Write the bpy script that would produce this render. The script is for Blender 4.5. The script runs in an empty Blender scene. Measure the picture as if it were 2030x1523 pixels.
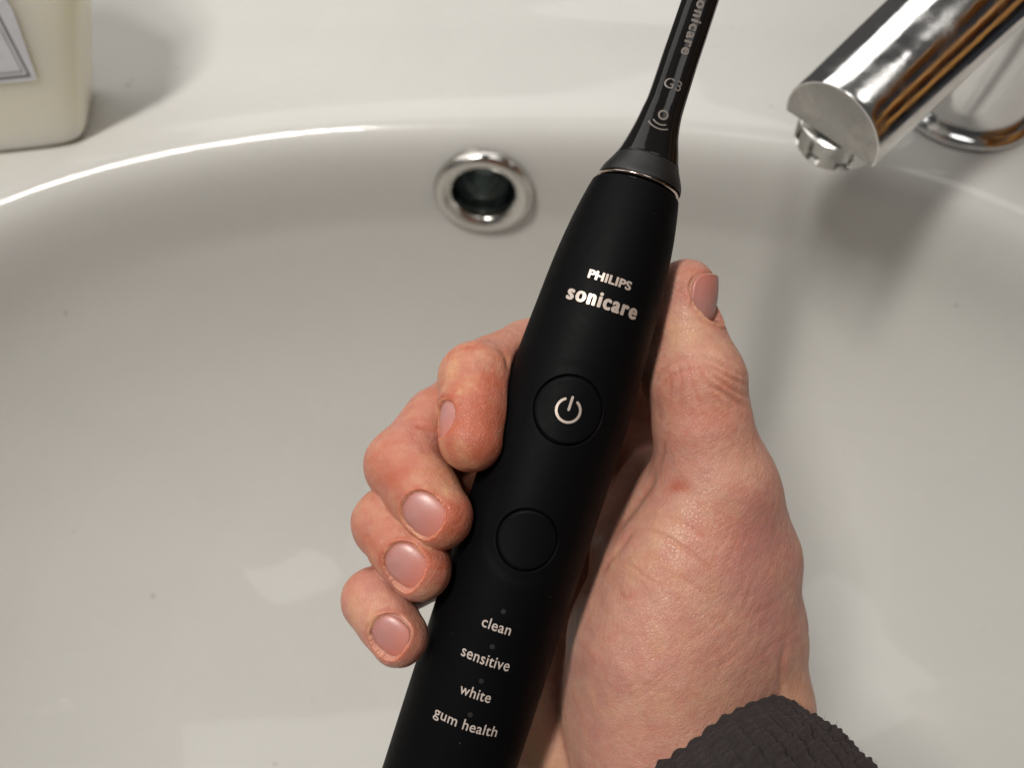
import bpy, math, numpy as np
from mathutils import Vector, Matrix
rng = np.random.default_rng(7)
C = bpy.context.scene.collection
R = math.radians

# ------------------------------------------------------------------ camera, world, lamps, exposure
PITCH = 60.0                       # degrees below the horizon
FPX = 1466.0                       # focal length in pixels of a 2030 px wide picture
CAM = Vector((0, 0, 0.200))        # 20 cm above the deck of the washbasin (z = 0)
cam_d = bpy.data.cameras.new('camera')
cam = bpy.data.objects.new('camera', cam_d); C.objects.link(cam)
cam.location = CAM
cam.rotation_euler = (R(90 - PITCH), 0, 0)
cam_d.lens = 26.0; cam_d.sensor_width = 36.0
cam_d.clip_start = 0.01; cam_d.clip_end = 20
cam_d.dof.use_dof = True
cam_d.dof.focus_distance = 0.152
cam_d.dof.aperture_fstop = 11.5
cam_d.dof.aperture_blades = 0
bpy.context.scene.camera = cam
CAMR = Matrix.Rotation(R(90 - PITCH), 3, 'X')
CR = np.array(CAMR); CP = np.array(CAM)

w = bpy.data.worlds.new('World'); bpy.context.scene.world = w; w.use_nodes = True
bgn = w.node_tree.nodes['Background']
bgn.inputs['Color'].default_value = (1.0, 0.975, 0.94, 1); bgn.inputs['Strength'].default_value = 0.055

def lamp(name, loc, target, size, power, col, shape='DISK'):
    d = bpy.data.lights.new(name, 'AREA'); d.shape = shape; d.size = size; d.energy = power; d.color = col
    o = bpy.data.objects.new(name, d); C.objects.link(o)
    o.location = loc
    o.rotation_euler = (Vector(target) - Vector(loc)).to_track_quat('-Z', 'Y').to_euler()
    return o
for k in (-1, 0, 1):                               # three bulbs of one fitting above the basin
    lamp('ceiling_bulb', (-0.205 + .045 * k, 0.00 + .06 * k, 0.64), (0, 0.12, -.05), 0.070, 0.90, (1.0, 0.965, 0.905))
lamp('ceiling_panel', (0.34, 0.06, 1.00), (0.1, 0.1, 0), 0.36, 0.72, (1.0, 0.97, 0.93))
fill = lamp('deck_fill_light', (-0.12, 0.42, 0.40), (-0.02, 0.20, 0), 0.80, 1.12, (1.0, 0.98, 0.94), 'RECTANGLE')  # added fill from behind, lifts the deck over the bowl; not a known lamp
fill.data.size_y = 0.30
vs = bpy.context.scene.view_settings
vs.view_transform = 'Standard'; vs.look = 'None'; vs.gamma = 1; vs.exposure = 0.42
cy = bpy.context.scene.cycles
cy.use_denoising = True
cy.max_bounces = 10; cy.glossy_bounces = 6; cy.diffuse_bounces = 5
cy.sample_clamp_indirect = 6.0
cy.caustics_reflective = False; cy.caustics_refractive = False

# ------------------------------------------------------------------ helpers
def cam_pt(px, py, d):             # millimetres in the camera's own axes (x right, y up, z towards the lens)
    return np.array([(px - 1015.0) * d / FPX, (761.5 - py) * d / FPX, -float(d)])
def c2w(v):                        # camera millimetres -> world metres
    v = np.asarray(v, float)
    return (v @ CR.T) * 0.001 + CP
ORIG = {}
def mk(name, verts, faces, mat=None, parent=None, smooth=True, org=None):
    me = bpy.data.meshes.new(name)
    v = np.asarray(verts, float)
    o = bpy.data.objects.new(name, me); C.objects.link(o)
    if parent is not None: base = ORIG[parent.name]
    else: base = np.array(org if org is not None else (0, 0, 0), float)
    ORIG[o.name] = base
    v = v - base
    me.from_pydata(v.tolist(), [], faces if isinstance(faces, list) else faces.tolist())
    if smooth: me.polygons.foreach_set('use_smooth', [True] * len(me.polygons))
    me.update()
    if mat: me.materials.append(mat)
    if parent is not None: o.parent = parent
    else: o.location = base
    return o
def thing(name, label, cat, loc, group=None):
    o = bpy.data.objects.new(name, None); C.objects.link(o); o.location = loc
    o.empty_display_size = 0.02
    o['label'] = label; o['category'] = cat
    if group: o['group'] = group
    ORIG[o.name] = np.array(loc, float)
    return o
def grid_faces(nu, nv, wrap_u=False, wrap_v=False):
    iu = np.arange(nu if wrap_u else nu - 1); iv = np.arange(nv if wrap_v else nv - 1)
    a, b = np.meshgrid(iu, iv, indexing='ij')
    a2 = (a + 1) % nu; b2 = (b + 1) % nv
    f = np.stack([a * nv + b, a2 * nv + b, a2 * nv + b2, a * nv + b2], -1).reshape(-1, 4)
    return f
def nrm(v):
    v = np.asarray(v, float); return v / np.linalg.norm(v)
def lathe(name, origin, axis, prof, n, mat, parent, ref=(0.13, 0.2, 1.0)):
    """prof: list of (radius, height) in metres along axis"""
    ax = nrm(axis); u = nrm(np.cross(ax, nrm(ref))); v = np.cross(ax, u)
    t = np.linspace(0, 2 * np.pi, n, endpoint=False)
    P = np.array(prof)
    V = (np.array(origin)[None, None] + P[:, 1][:, None, None] * ax + P[:, 0][:, None, None] *
         (np.cos(t)[None, :, None] * u + np.sin(t)[None, :, None] * v))
    return mk(name, V.reshape(-1, 3), grid_faces(len(prof), n, False, True)[:, ::-1], mat, parent)
def spl(xs, ys, x):                # monotone-ish cubic (Catmull-Rom tangents, Hermite)
    xs = np.asarray(xs, float); ys = np.asarray(ys, float); x = np.asarray(x, float)
    d = np.diff(ys) / np.diff(xs)
    m = np.empty_like(ys); m[0] = d[0]; m[-1] = d[-1]; m[1:-1] = np.where(d[1:] * d[:-1] > 0, 2 * d[1:] * d[:-1] / (d[1:] + d[:-1] + 1e-30), 0)
    i = np.clip(np.searchsorted(xs, x) - 1, 0, len(xs) - 2)
    h = xs[i + 1] - xs[i]; t = np.clip((x - xs[i]) / h, 0, 1)
    return ((2*t**3 - 3*t**2 + 1) * ys[i] + (t**3 - 2*t**2 + t) * h * m[i] + (-2*t**3 + 3*t**2) * ys[i+1] + (t**3 - t**2) * h * m[i+1])

# ------------------------------------------------------------------ materials
def newmat(name):
    m = bpy.data.materials.new(name); m.use_nodes = True
    nt = m.node_tree; b = nt.nodes['Principled BSDF']
    return m, nt, b
def N(nt, t, **kw):
    n = nt.nodes.new(t)
    for k, v in kw.items():
        if k in n.inputs.keys(): n.inputs[k].default_value = v
        else: setattr(n, k, v)
    return n
def ramp(nt, fac, stops):
    r = nt.nodes.new('ShaderNodeValToRGB'); cr = r.color_ramp
    while len(cr.elements) < len(stops): cr.elements.new(0.5)
    for e, (p, c) in zip(cr.elements, stops):
        e.position = p; e.color = (c, c, c, 1) if not isinstance(c, tuple) else (*c, 1)
    nt.links.new(fac, r.inputs['Fac']); return r
def coords(nt, scale=(1, 1, 1), rot=(0, 0, 0)):
    tc = nt.nodes.new('ShaderNodeTexCoord'); mp = nt.nodes.new('ShaderNodeMapping')
    mp.inputs['Scale'].default_value = scale; mp.inputs['Rotation'].default_value = rot
    nt.links.new(tc.outputs['Object'], mp.inputs['Vector']); return mp.outputs['Vector']
def noise(nt, vec, scale, detail=3, rough=0.5, dist=0.0):
    n = nt.nodes.new('ShaderNodeTexNoise'); n.inputs['Scale'].default_value = scale
    n.inputs['Detail'].default_value = detail; n.inputs['Roughness'].default_value = rough; n.inputs['Distortion'].default_value = dist
    nt.links.new(vec, n.inputs['Vector']); return n.outputs['Fac']
def bump(nt, h, strength, dist, prev=None):
    b = nt.nodes.new('ShaderNodeBump'); b.inputs['Strength'].default_value = strength; b.inputs['Distance'].default_value = dist
    nt.links.new(h, b.inputs['Height'])
    if prev is not None: nt.links.new(prev, b.inputs['Normal'])
    return b.outputs['Normal']
def mixc(nt, fac, a, b, mode='MIX'):
    m = nt.nodes.new('ShaderNodeMix'); m.data_type = 'RGBA'; m.blend_type = mode
    for s, v in ((m.inputs[0], fac), (m.inputs[6], a), (m.inputs[7], b)):
        if isinstance(v, (int, float)): s.default_value = v
        elif isinstance(v, tuple): s.default_value = (*v, 1)
        else: nt.links.new(v, s)
    return m.outputs[2]

def mat_ceramic():
    m, nt, b = newmat('glazed_ceramic')
    v = coords(nt)
    n1 = noise(nt, v, 9, 4, 0.55)
    c = mixc(nt, ramp(nt, n1, [(0.3, 0.0), (0.75, 1.0)]).outputs[0], (0.60, 0.588, 0.560), (0.565, 0.554, 0.530))
    # tiny limescale specks and dust
    vo = nt.nodes.new('ShaderNodeTexVoronoi'); vo.inputs['Scale'].default_value = 26; nt.links.new(v, vo.inputs['Vector'])
    sp = ramp(nt, vo.outputs['Distance'], [(0.018, 1.0), (0.034, 0.0)])
    gate = ramp(nt, noise(nt, v, 31, 1), [(0.55, 0.0), (0.60, 0.6)])
    mm = N(nt, 'ShaderNodeMath', operation='MULTIPLY'); nt.links.new(sp.outputs[0], mm.inputs[0]); nt.links.new(gate.outputs[0], mm.inputs[1])
    c = mixc(nt, mm.outputs[0], c, (0.30, 0.28, 0.25))
    nt.links.new(c, b.inputs['Base Color'])
    rr = ramp(nt, noise(nt, v, 22, 5, 0.6, 0.4), [(0.35, 0.17), (0.75, 0.25)])
    film = ramp(nt, noise(nt, v, 11, 3, .55, 1.6), [(.48, 0.0), (.54, .8), (.60, .8), (.68, 0.0)])
    rg = mixc(nt, film.outputs[0], rr.outputs[0], (.36, .36, .36))
    nt.links.new(rg, b.inputs['Roughness'])
    k = bump(nt, noise(nt, v, 14, 2), 0.10, 0.004)
    k = bump(nt, noise(nt, v, 38, 2, .5, .8), 0.12, 0.0012, k)
    k = bump(nt, film.outputs[0], 0.10, 0.0003, k)
    nt.links.new(k, b.inputs['Normal'])
    b.inputs['IOR'].default_value = 1.45; b.inputs['Specular IOR Level'].default_value = .16
    b.inputs['Coat Weight'].default_value = .38; b.inputs['Coat Roughness'].default_value = .045
    return m
def mat_chrome(name='chrome', base=(0.82, 0.82, 0.82), rough=0.05, spots=0.15, wet=0.0):
    m, nt, b = newmat(name)
    b.inputs['Metallic'].default_value = 1.0
    v = coords(nt)
    n = noise(nt, v, 90, 6, 0.65, 0.3)
    c = mixc(nt, ramp(nt, n, [(0.52, 0.0), (0.70, spots)]).outputs[0], base, (0.62, 0.60, 0.56))
    nt.links.new(c, b.inputs['Base Color'])
    r = ramp(nt, n, [(0.40, rough), (0.72, rough + 0.12 + 0.35 * spots)])
    nt.links.new(r.outputs[0], b.inputs['Roughness'])
    nt.links.new(bump(nt, noise(nt, v, 60, 3), 0.05 + wet, 0.0012), b.inputs['Normal'])
    return m
def mat_plain(name, col, rough, metal=0.0, bscale=0, bstr=0.1, bdist=0.0001, coat=0.0, sheen=0.0):
    m, nt, b = newmat(name)
    b.inputs['Metallic'].default_value = metal
    v = coords(nt)
    n = noise(nt, v, 180, 4)
    lo = tuple(x * 0.85 for x in col); hi = tuple(min(1, x * 1.15) for x in col)
    nt.links.new(mixc(nt, n, lo, hi), b.inputs['Base Color'])
    nt.links.new(ramp(nt, n, [(0.3, rough * 0.92), (0.7, min(1, rough * 1.08))]).outputs[0], b.inputs['Roughness'])
    if bscale: nt.links.new(bump(nt, noise(nt, v, bscale, 3), bstr, bdist), b.inputs['Normal'])
    b.inputs['Coat Weight'].default_value = coat; b.inputs['Coat Roughness'].default_value = 0.05
    b.inputs['Sheen Weight'].default_value = sheen
    return m
M = {}
M['ceramic'] = mat_ceramic()
M['chrome'] = mat_chrome()
M['chrome_scaled'] = mat_chrome('limescaled_chrome', (0.62, 0.60, 0.57), 0.10, 0.5, 0.25)
M['steel_dull'] = mat_chrome('dull_steel', (0.45, 0.45, 0.45), 0.25, 0.2)

def mat_handle():
    m, nt, b = newmat('matte_black_plastic')
    v = coords(nt)
    vo = nt.nodes.new('ShaderNodeTexVoronoi'); vo.inputs['Scale'].default_value = 150; nt.links.new(v, vo.inputs['Vector'])
    dust = ramp(nt, vo.outputs['Distance'], [(0.020, 1.0), (0.045, 0.0)])
    gate = ramp(nt, noise(nt, v, 210, 0), [(0.62, 0.0), (0.66, 0.55)])
    mm = N(nt, 'ShaderNodeMath', operation='MULTIPLY'); nt.links.new(dust.outputs[0], mm.inputs[0]); nt.links.new(gate.outputs[0], mm.inputs[1])
    c = mixc(nt, mm.outputs[0], (0.0030, 0.0030, 0.0034), (0.30, 0.32, 0.28))
    nt.links.new(c, b.inputs['Base Color'])
    pr = ramp(nt, noise(nt, v, 70, 5, .65, .8), [(.35, .46), (.52, .57), (.62, .50), (.75, .62)])
    nt.links.new(pr.outputs[0], b.inputs['Roughness'])
    b.inputs['Specular IOR Level'].default_value = 0.06
    nt.links.new(bump(nt, noise(nt, v, 4200, 2), 0.25, 0.00006), b.inputs['Normal'])
    return m
M['handle'] = mat_handle()
M['gloss_black'] = mat_plain('glossy_black_plastic', (0.0075, 0.0070, 0.0070), 0.11, 0, 260, 0.12, 0.0004)
M['gloss_black'].node_tree.nodes['Principled BSDF'].inputs['Specular IOR Level'].default_value = .26
M['print'] = mat_plain('rose_white_print', (0.50, 0.42, 0.375), 0.45)
M['print_metal'] = mat_plain('copper_white_print', (0.52, 0.43, 0.375), 0.36, 0.35)
M['print_dim'] = mat_plain('bronze_grey_print', (0.135, 0.115, 0.100), 0.45)
M['dot'] = mat_plain('smoked_lens', (0.009, 0.009, 0.0095), 0.5)

# ------------------------------------------------------------------ washbasin
BCX, BCY, BA, BB = -0.006, 0.073, 0.247, 0.163     # bowl centre and half sizes
PE = 2.45
def rimvec(phi):
    c, s = np.cos(phi), np.sin(phi)
    k = (np.abs(c / BA) ** PE + np.abs(s / BB) ** PE) ** (-1 / PE)
    return c * k, s * k
#        rho  z (metres)
PA = np.array([(0, -.1860), (.10, -.1853), (.25, -.1815), (.42, -.1720), (.56, -.1570), (.68, -.138), (.78, -.116), (.850, -.094), (.897, -.073), (.925, -.056),
               (.938, -.043), (.943, -.034), (.947, -.0250), (.9520, -.0175), (.960, -.0110), (.973, -.0062), (.993, -.0028), (1.020, -.0009), (1.060, -.0002), (1.25, 0.0)])
PB = PA.copy(); PB[10:] = [(.940, -.044), (.943, -.036), (.946, -.0275), (.951, -.0195), (.960, -.0125), (.975, -.0072), (.997, -.0034), (1.030, -.0011), (1.075, -.0002), (1.25, 0.0)]
def profile(P):
    ct = np.concatenate([[0], np.cumsum(np.hypot(np.diff(P[:, 0]) * .163, np.diff(P[:, 1])))]) 
    u_ = np.interp(np.linspace(0, 1, 300), np.linspace(0, 1, len(P)), ct) * .35 + np.linspace(0, ct[-1], 300) * .65
    r_ = spl(ct, P[:, 0], u_); z_ = spl(ct, P[:, 1], u_)
    ker = np.ones(7) / 7
    for _ in range(2):
        for q in (r_, z_):
            c_ = np.convolve(np.pad(q, 3, mode='edge'), ker, 'valid'); c_[0] = q[0]; c_[-1] = q[-1]; q[:] = c_
    r_[-1] = 1.25; z_[-1] = 0; r_[0] = 0
    return r_, z_
rhoA, zA = profile(PA); rho, zz = profile(PB)
NPH = 720
ph = np.linspace(0, 2 * np.pi, NPH, endpoint=False)
rx, ry = rimvec(ph)
WB = np.clip((ry / np.hypot(rx, ry) - .60) / .20, 0, 1) * (rx < .5); WB = WB * WB * (3 - 2 * WB)
RHO = rhoA[:, None] * (1 - WB) + rho[:, None] * WB
Z = zA[:, None] * (1 - WB) + zz[:, None] * WB
X = BCX + RHO * rx; Y = BCY + RHO * ry
# deck: from 1.06 rim out to a rounded rectangle, back edge rolling up slightly
ox, oy = np.cos(ph), np.sin(ph)
OX, OYb, OYf = 0.33, 0.262, 0.235
kk = (np.abs(ox / OX) ** 9 + np.abs(oy / np.where(oy > 0, OYb, OYf)) ** 9) ** (-1 / 9)
exx, eyy = BCX + ox * kk, BCY + oy * kk
rows = []
for t in np.linspace(0, 1, 26)[1:]:
    rows.append((X[-1] * (1 - t) + exx * t, Y[-1] * (1 - t) + eyy * t, np.zeros(NPH)))
for t in np.linspace(0, 1, 9)[1:]:                 # rolled outer edge
    a = t * np.pi / 2; rr = 0.012
    rows.append((exx + ox * rr * np.sin(a), eyy + oy * rr * np.sin(a), -rr * (1 - np.cos(a)) * np.ones(NPH)))
rows.append((exx + ox * .012, eyy + oy * .012, -.21 * np.ones(NPH)))
for (a, b_, c_) in rows:
    X = np.vstack([X, a]); Y = np.vstack([Y, b_]); Z = np.vstack([Z, c_])
def deck_z(x, y):                                  # slight waviness of fired ceramic + soft rise at the back
    return 0.0022 * np.clip((y - 0.292) / 0.03, 0, 1) ** 2 * (3 - 2 * np.clip((y - 0.292) / 0.03, 0, 1))
Z[260:-9] += deck_z(X[260:-9], Y[260:-9])
# overflow hole position on the back wall
OVX = -0.0120
def wall_at(x, ztarget):
    i = np.argmin(np.abs(zz - ztarget) + 10 * (rho < 0.8))
    dx = x - BCX; r = rho[i]
    yy = BCY + BB * r * (1 - (abs(dx / r) / BA) ** PE) ** (1 / PE)
    j = min(i + 6, len(rho) - 1); k = i - 6
    yy2 = BCY + BB * rho[j]; yy1 = BCY + BB * rho[k]
    tdir = nrm([0, yy2 - yy1, zz[j] - zz[k]])
    n = nrm(np.cross(tdir, [1, 0, 0]))
    if n[1] > 0: n = -n
    return np.array([x, yy, zz[i]]), n
OVP, OVN = wall_at(OVX, -0.0300)
OVN = nrm([-.05, -.995, .06]); OVP = OVP + OVN * .0006
V = np.stack([X, Y, Z], -1).reshape(-1, 3)
fc = grid_faces(X.shape[0], NPH, False, True)
cen = V[fc].mean(1)
keep = np.linalg.norm(cen - OVP, axis=1) > 0.0170
sink = thing('washbasin', 'white glazed ceramic washbasin with overflow hole under the hand', 'washbasin', (BCX, BCY, -0.21))
mk('ceramic_bowl', V, fc[keep], M['ceramic'], sink)
RO, RI = 0.0212, 0.0132
prof = [(RO - .0002, -.0020), (RO, .0002), (RO - .0004, .0016), (RO - .0016, .0029), (RO - .0032, .0034), (RO - .0047, .0030), (RI + .0012, .0019), (RI + .0003, .0008), (RI, -.0006), (RI - .0002, -.0030)]
pp = np.array(prof); tt = np.linspace(0, len(pp) - 1, 48); prof = np.stack([spl(np.arange(len(pp)), pp[:, 0], tt), spl(np.arange(len(pp)), pp[:, 1], tt)], -1)
ring = lathe('overflow_ring', OVP, OVN, prof, 96, M['chrome_scaled'], sink)
tube = [(RI + .0003, -.0020), (RI - .0006, -.0036), (RI - .0008, -.006), (RI - .0010, -.012), (RI - .0012, -.022), (RI - .0018, -.030), (.006, -.0315), (0.0001, -.032)]
lathe('overflow_tube', OVP, OVN, tube, 96, mat_chrome('tube_chrome', (.36, .39, .39), 0.07), ring)
# drain in the floor of the bowl
dr = lathe('drain_ring', (BCX, BCY, -.1862), (0, 0, 1), [(.034, -.0005), (.034, .0012), (.032, .0022), (.027, .0018), (.024, -.001), (.022, -.006), (.001, -.0065)], 80, M['chrome'], sink)
lathe('drain_plug', (BCX, BCY, -.1862), (0, 0, 1), [(.0195, -.004), (.0200, .001), (.0190, .0028), (.010, .0042), (.0001, .0046)], 80, M['chrome'], sink)

# specks of dirt and short hairs lying on the glaze
from mathutils.bvhtree import BVHTree
bowl_f = fc[keep]
bvh = BVHTree.FromPolygons(V.tolist(), bowl_f.tolist())
SV, SF = [], []
def speck(px, py, r):
    d = c2w(cam_pt(px, py, 100)) - CP; hit = bvh.ray_cast(CAM, Vector(d))
    if hit[0] is None: return
    p, n = np.array(hit[0]), np.array(hit[1]); n = n if n[2] > 0 or n[1] < 0 else -n
    u_ = nrm(np.cross(n, [.3, 1, .1])); v_ = np.cross(n, u_); st = len(SV); m_ = 7
    an = rng.uniform(0, 6.28); el = rng.uniform(.35, .9)
    for q in range(m_):
        a_ = an + q / m_ * 2 * np.pi; rr_ = r * rng.uniform(.6, 1.2)
        SV.append(p + n * .00008 + u_ * rr_ * math.cos(a_) + v_ * rr_ * el * math.sin(a_))
    SV.append(p + n * (.0001 + r * .3))
    for q in range(m_): SF.append([st + q, st + (q + 1) % m_, st + m_])
for px, py, r in ((130, 620, .0006), (303, 1182, .0009), (545, 1516, .0007), (1896, 606, .0007), (255, 168, .0011), (352, 135, .0006), (262, 158, .0006), (520, 300, .0003), (147, 1055, .0004), (640, 500, .0004), (1450, 55, .0004),
                  (1620, 90, .0003), (760, 120, .0003), (1760, 700, .0003), (420, 1010, .0003), (620, 1390, .0003), (1120, 120, .0003), (90, 900, .0003), (1950, 1250, .0004)):
    speck(px, py, r)
sk = mk('dirt_specks', SV, SF, mat_plain('dirt', (.16, .15, .125), .8), sink, smooth=False); sk['kind'] = 'stuff'

# ------------------------------------------------------------------ faucet
FB = np.array([0.180, 0.2445, 0.0])
faucet = thing('faucet', 'chrome single faucet with slanted round spout beside the bowl', 'faucet', tuple(FB))
def densify(p, n):
    p = np.array(p); s = np.concatenate([[0], np.cumsum(np.linalg.norm(np.diff(p, axis=0), axis=1))])
    t = np.linspace(0, s[-1], n); return np.stack([np.interp(t, s, p[:, 0]), np.interp(t, s, p[:, 1])], -1)
lathe('base_ring', FB, (0, 0, 1), [(.0268, .0002), (.0272, .0012), (.0270, .0026), (.0258, .0038), (.0240, .0044), (.0226, .0042)], 128, M['chrome'], faucet)
lathe('column', FB, (0, 0, 1), densify([(.0222, .002), (.0222, .110), (.0215, .114), (.018, .116), (.0001, .1165)], 60), 128, M['chrome'], faucet)
E = c2w(cam_pt(1646, 259, 215))                    # middle of the outlet's lower edge
TOPC = np.array([FB[0], FB[1], 0.0905])
ax = nrm(TOPC - E); side = nrm(np.cross(ax, [0, 0, 1])); upv = np.cross(side, ax)
if upv[2] < 0: upv = -upv
RS = 0.0163
def spout_section():
    pts = []
    a0 = -R(11)
    for a in np.linspace(a0, np.pi - a0, 90): pts.append((RS * math.cos(a), RS * math.sin(a)))
    xl = RS * math.cos(np.pi - a0)
    zb = RS * math.sin(a0)
    for t in np.linspace(0, 1, 16)[1:-1]: pts.append((xl + (-2 * xl) * t, zb))
    return np.array(pts)
sec = spout_section()
L = np.linalg.norm(TOPC - E)
rows = []
EC = E                                              # centre of circle
# rounded lower lip: lower half of the section is set back from the outlet face
def setback(s):                                     # how far the face leans for a section point (x, z)
    z = s[:, 1]
    return z * 0.10
sb = setback(sec)
for (t, sc_, add) in [(0.0, 0.955, 0.0), (0.0, .985, 0.00005), (0.0003, 1.0, 0.0006), (.004, 1, 0)] + [(q, 1, 0) for q in np.linspace(.008, L * 1000, 60) / 1000 if q > .005]:
    wgt = max(0, 1 - t / 0.05)
    rows.append(EC + (t + add + sb * wgt)[:, None] * ax + sec[:, 0:1] * sc_ * side + sec[:, 1:2] * sc_ * upv)
Vs = np.array(rows); ns = len(sec)
F = grid_faces(len(rows), ns, False, True).tolist()
V2 = Vs.reshape(-1, 3).tolist()
ci = len(V2); face_c = EC + ax * 0.0011 + upv * 0.004
# outlet face, slightly dished
ringp = Vs[0]
prev = list(range(ns))
for q, dep in ((0.8, .0004), (0.55, .0007), (0.3, .0009)):
    st = len(V2)
    for p in ringp: V2.append(list(face_c + (p - face_c) * q + ax * dep))
    cur = list(range(st, st + ns))
    for i in range(ns): F.append([prev[i], prev[(i + 1) % ns], cur[(i + 1) % ns], cur[i]])
    prev = cur
V2.append(list(face_c + ax * .001)); c0 = len(V2) - 1
for i in range(ns): F.append([prev[i], prev[(i + 1) % ns], c0])
spout = mk('spout', V2, F, mat_chrome('smeared_chrome', (.80, .79, .78), .085, .35, .12), faucet)
spout.data.materials.append(mat_chrome('worn_outlet_chrome', (.42, .41, .40), .10, .8, .5))
nside = grid_faces(len(rows), ns, False, True).shape[0]
for p_ in list(spout.data.polygons)[nside:]: p_.material_index = 1
spout.data.set_sharp_from_angle(angle=R(35))
AE = E + ax * 0.0125 + upv * (-.0078) - side * .0030
pa = [(.0100, -.001), (.0136, .0005), (.0138, .0030), (.0138, .0094), (.0130, .0110), (.0108, .0116), (.0092, .0104), (.0088, .0085), (.0001, .0080)]
aer = lathe('aerator', AE, nrm(-upv * .9 + np.array([0, 0, -.45])), densify(pa, 60), 192, mat_chrome('aerator_chrome', (.55, .55, .53), .07, .8, .5), faucet)
acen = AE; adw = nrm(-upv * .9 + np.array([0, 0, -.45]))
for v_ in aer.data.vertices:
    p = np.array(v_.co[:]) + ORIG[aer.name] - acen; h_ = p @ adw; q_ = p - adw * h_; r_ = np.linalg.norm(q_)
    if .002 < h_ < .0098 and r_ > .011:
        aa_ = math.atan2(q_ @ np.cross(adw, side), q_ @ side); k_ = (aa_ / (2 * np.pi) * 9) % 1
        q_ = q_ * (1 - (.12 if k_ < .42 else 0.0)); v_.co = tuple(acen + adw * h_ + q_ - ORIG[aer.name])
aer.data.set_sharp_from_angle(angle=R(30))
lathe('lever', TOPC + np.array([0, 0, .0262]), (0.12, -.1, 1), [(.0205, 0), (.021, .002), (.021, .022), (.019, .026), (.0001, .027)], 96, M['chrome'], faucet)

# ------------------------------------------------------------------ wooden shelf on the right, seen only as orange streaks in the chrome
def mat_wood():
    m, nt, b = newmat('oiled_wood')
    v = coords(nt, (1, 1, 1)); mp = nt.nodes.new('ShaderNodeMapping'); mp.inputs['Scale'].default_value = (1, .12, 1); nt.links.new(v, mp.inputs['Vector'])
    n = noise(nt, mp.outputs[0], 60, 5, .6, .5)
    nt.links.new(mixc(nt, ramp(nt, n, [(.35, 0.), (.65, 1.)]).outputs[0], (.78, .38, .07), (.42, .17, .03)), b.inputs['Base Color'])
    b.inputs['Roughness'].default_value = .5
    return m
wood = mat_wood()
def boxv(x0, y0, z0, x1, y1, z1):
    return [(x, y, z) for x in (x0, x1) for y in (y0, y1) for z in (z0, z1)], [[0, 1, 3, 2], [4, 6, 7, 5], [0, 4, 5, 1], [2, 3, 7, 6], [0, 2, 6, 4], [1, 5, 7, 3]]
shelf = thing('wooden_shelf', 'orange wooden shelf mirrored as streaks in the chrome spout', 'shelf', (.62, .05, -.2))
for (z0, z1) in ((.10, .16), (.29, .35), (.66, .69)):
    vv, ff = boxv(.56, -.35, z0, .74, .45, z1); mk('shelf_board', vv, ff, wood, shelf, smooth=False)
for y0 in (-.37, .45):
    vv, ff = boxv(.56, y0, -.2, .74, y0 + .02, .69); mk('side_panel', vv, ff, wood, shelf, smooth=False)
vv, ff = boxv(.74, -.37, -.2, .75, .47, .69); mk('back_panel', vv, ff, mat_plain('dark_board', (.075, .085, .11), .5), shelf, smooth=False)

# ------------------------------------------------------------------ soap bottle
def mat_bottle():
    m, nt, b = newmat('cloudy_plastic')
    v = coords(nt)
    n = noise(nt, v, 16, 3)
    nt.links.new(mixc(nt, n, (0.80, 0.76, 0.62), (0.84, 0.81, 0.70)), b.inputs['Base Color'])
    b.inputs['Roughness'].default_value = 0.28
    b.inputs['Subsurface Weight'].default_value = 0.95; b.inputs['Subsurface Radius'].default_value = (0.03, 0.028, 0.018); b.inputs['Subsurface Scale'].default_value = 1.0
    return m
BY = R(9); bu = np.array([math.cos(BY), math.sin(BY), 0]); bv = np.array([-math.sin(BY), math.cos(BY), 0])
corner = np.array([-0.1640, 0.2205, 0])             # front right foot of the bottle
BW, BD, BH = 0.078, 0.036, 0.120
bc = corner - bu * BW / 2 + bv * BD / 2
bottle = thing('soap_bottle', 'pale cloudy plastic soap bottle with white bordered label standing on the washbasin', 'bottle', tuple(bc))
def bsec(t, n=120):
    a = np.linspace(0, 2 * np.pi, n, endpoint=False) + 0.01
    h = t
    fw = BW / 2 + .46 * min(h, .055) - .5 * max(0, h - .075); fd = BD / 2 + h * 0.02
    q = 7.0
    c, s = np.cos(a), np.sin(a)
    k = (np.abs(c / fw) ** q + np.abs(s / fd) ** q) ** (-1 / q)
    return c * k, s * k
rowsb = []
def brow(z, inset):
    x, y = bsec(z); s = 1
    x = x * (1 - inset / (BW / 2)); y = y * (1 - inset / (BD / 2))
    return bc + x[:, None] * bu + y[:, None] * bv + np.array([0, 0, z]) + bv * (z * .04)
for a in np.linspace(0, np.pi / 2, 8): rowsb.append(brow(.0002 + .004 * (1 - math.sin(a)) , .004 * (1 - math.cos(a))) if False else brow(.0002 + .004 * (1 - math.cos(a)), .004 * (1 - math.sin(a))))
for z in np.linspace(.006, BH, 40): rowsb.append(brow(z, 0))
for a in np.linspace(0, np.pi / 2, 8)[1:]: rowsb.append(brow(BH + .008 * math.sin(a), .008 * (1 - math.cos(a))))
rowsb.append(brow(BH + .009, .0175))
body = mk('bottle_body', np.array(rowsb).reshape(-1, 3), grid_faces(len(rowsb), 120, False, True), mat_bottle(), bottle)
lathe('neck', bc + np.array([0, .012, BH + .008]), (0, 0, 1), [(.012, 0), (.012, .012), (.014, .0125), (.014, .026), (.0001, .027)], 64, mat_plain('pump_plastic', (.75, .74, .70), .35), bottle)
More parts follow.
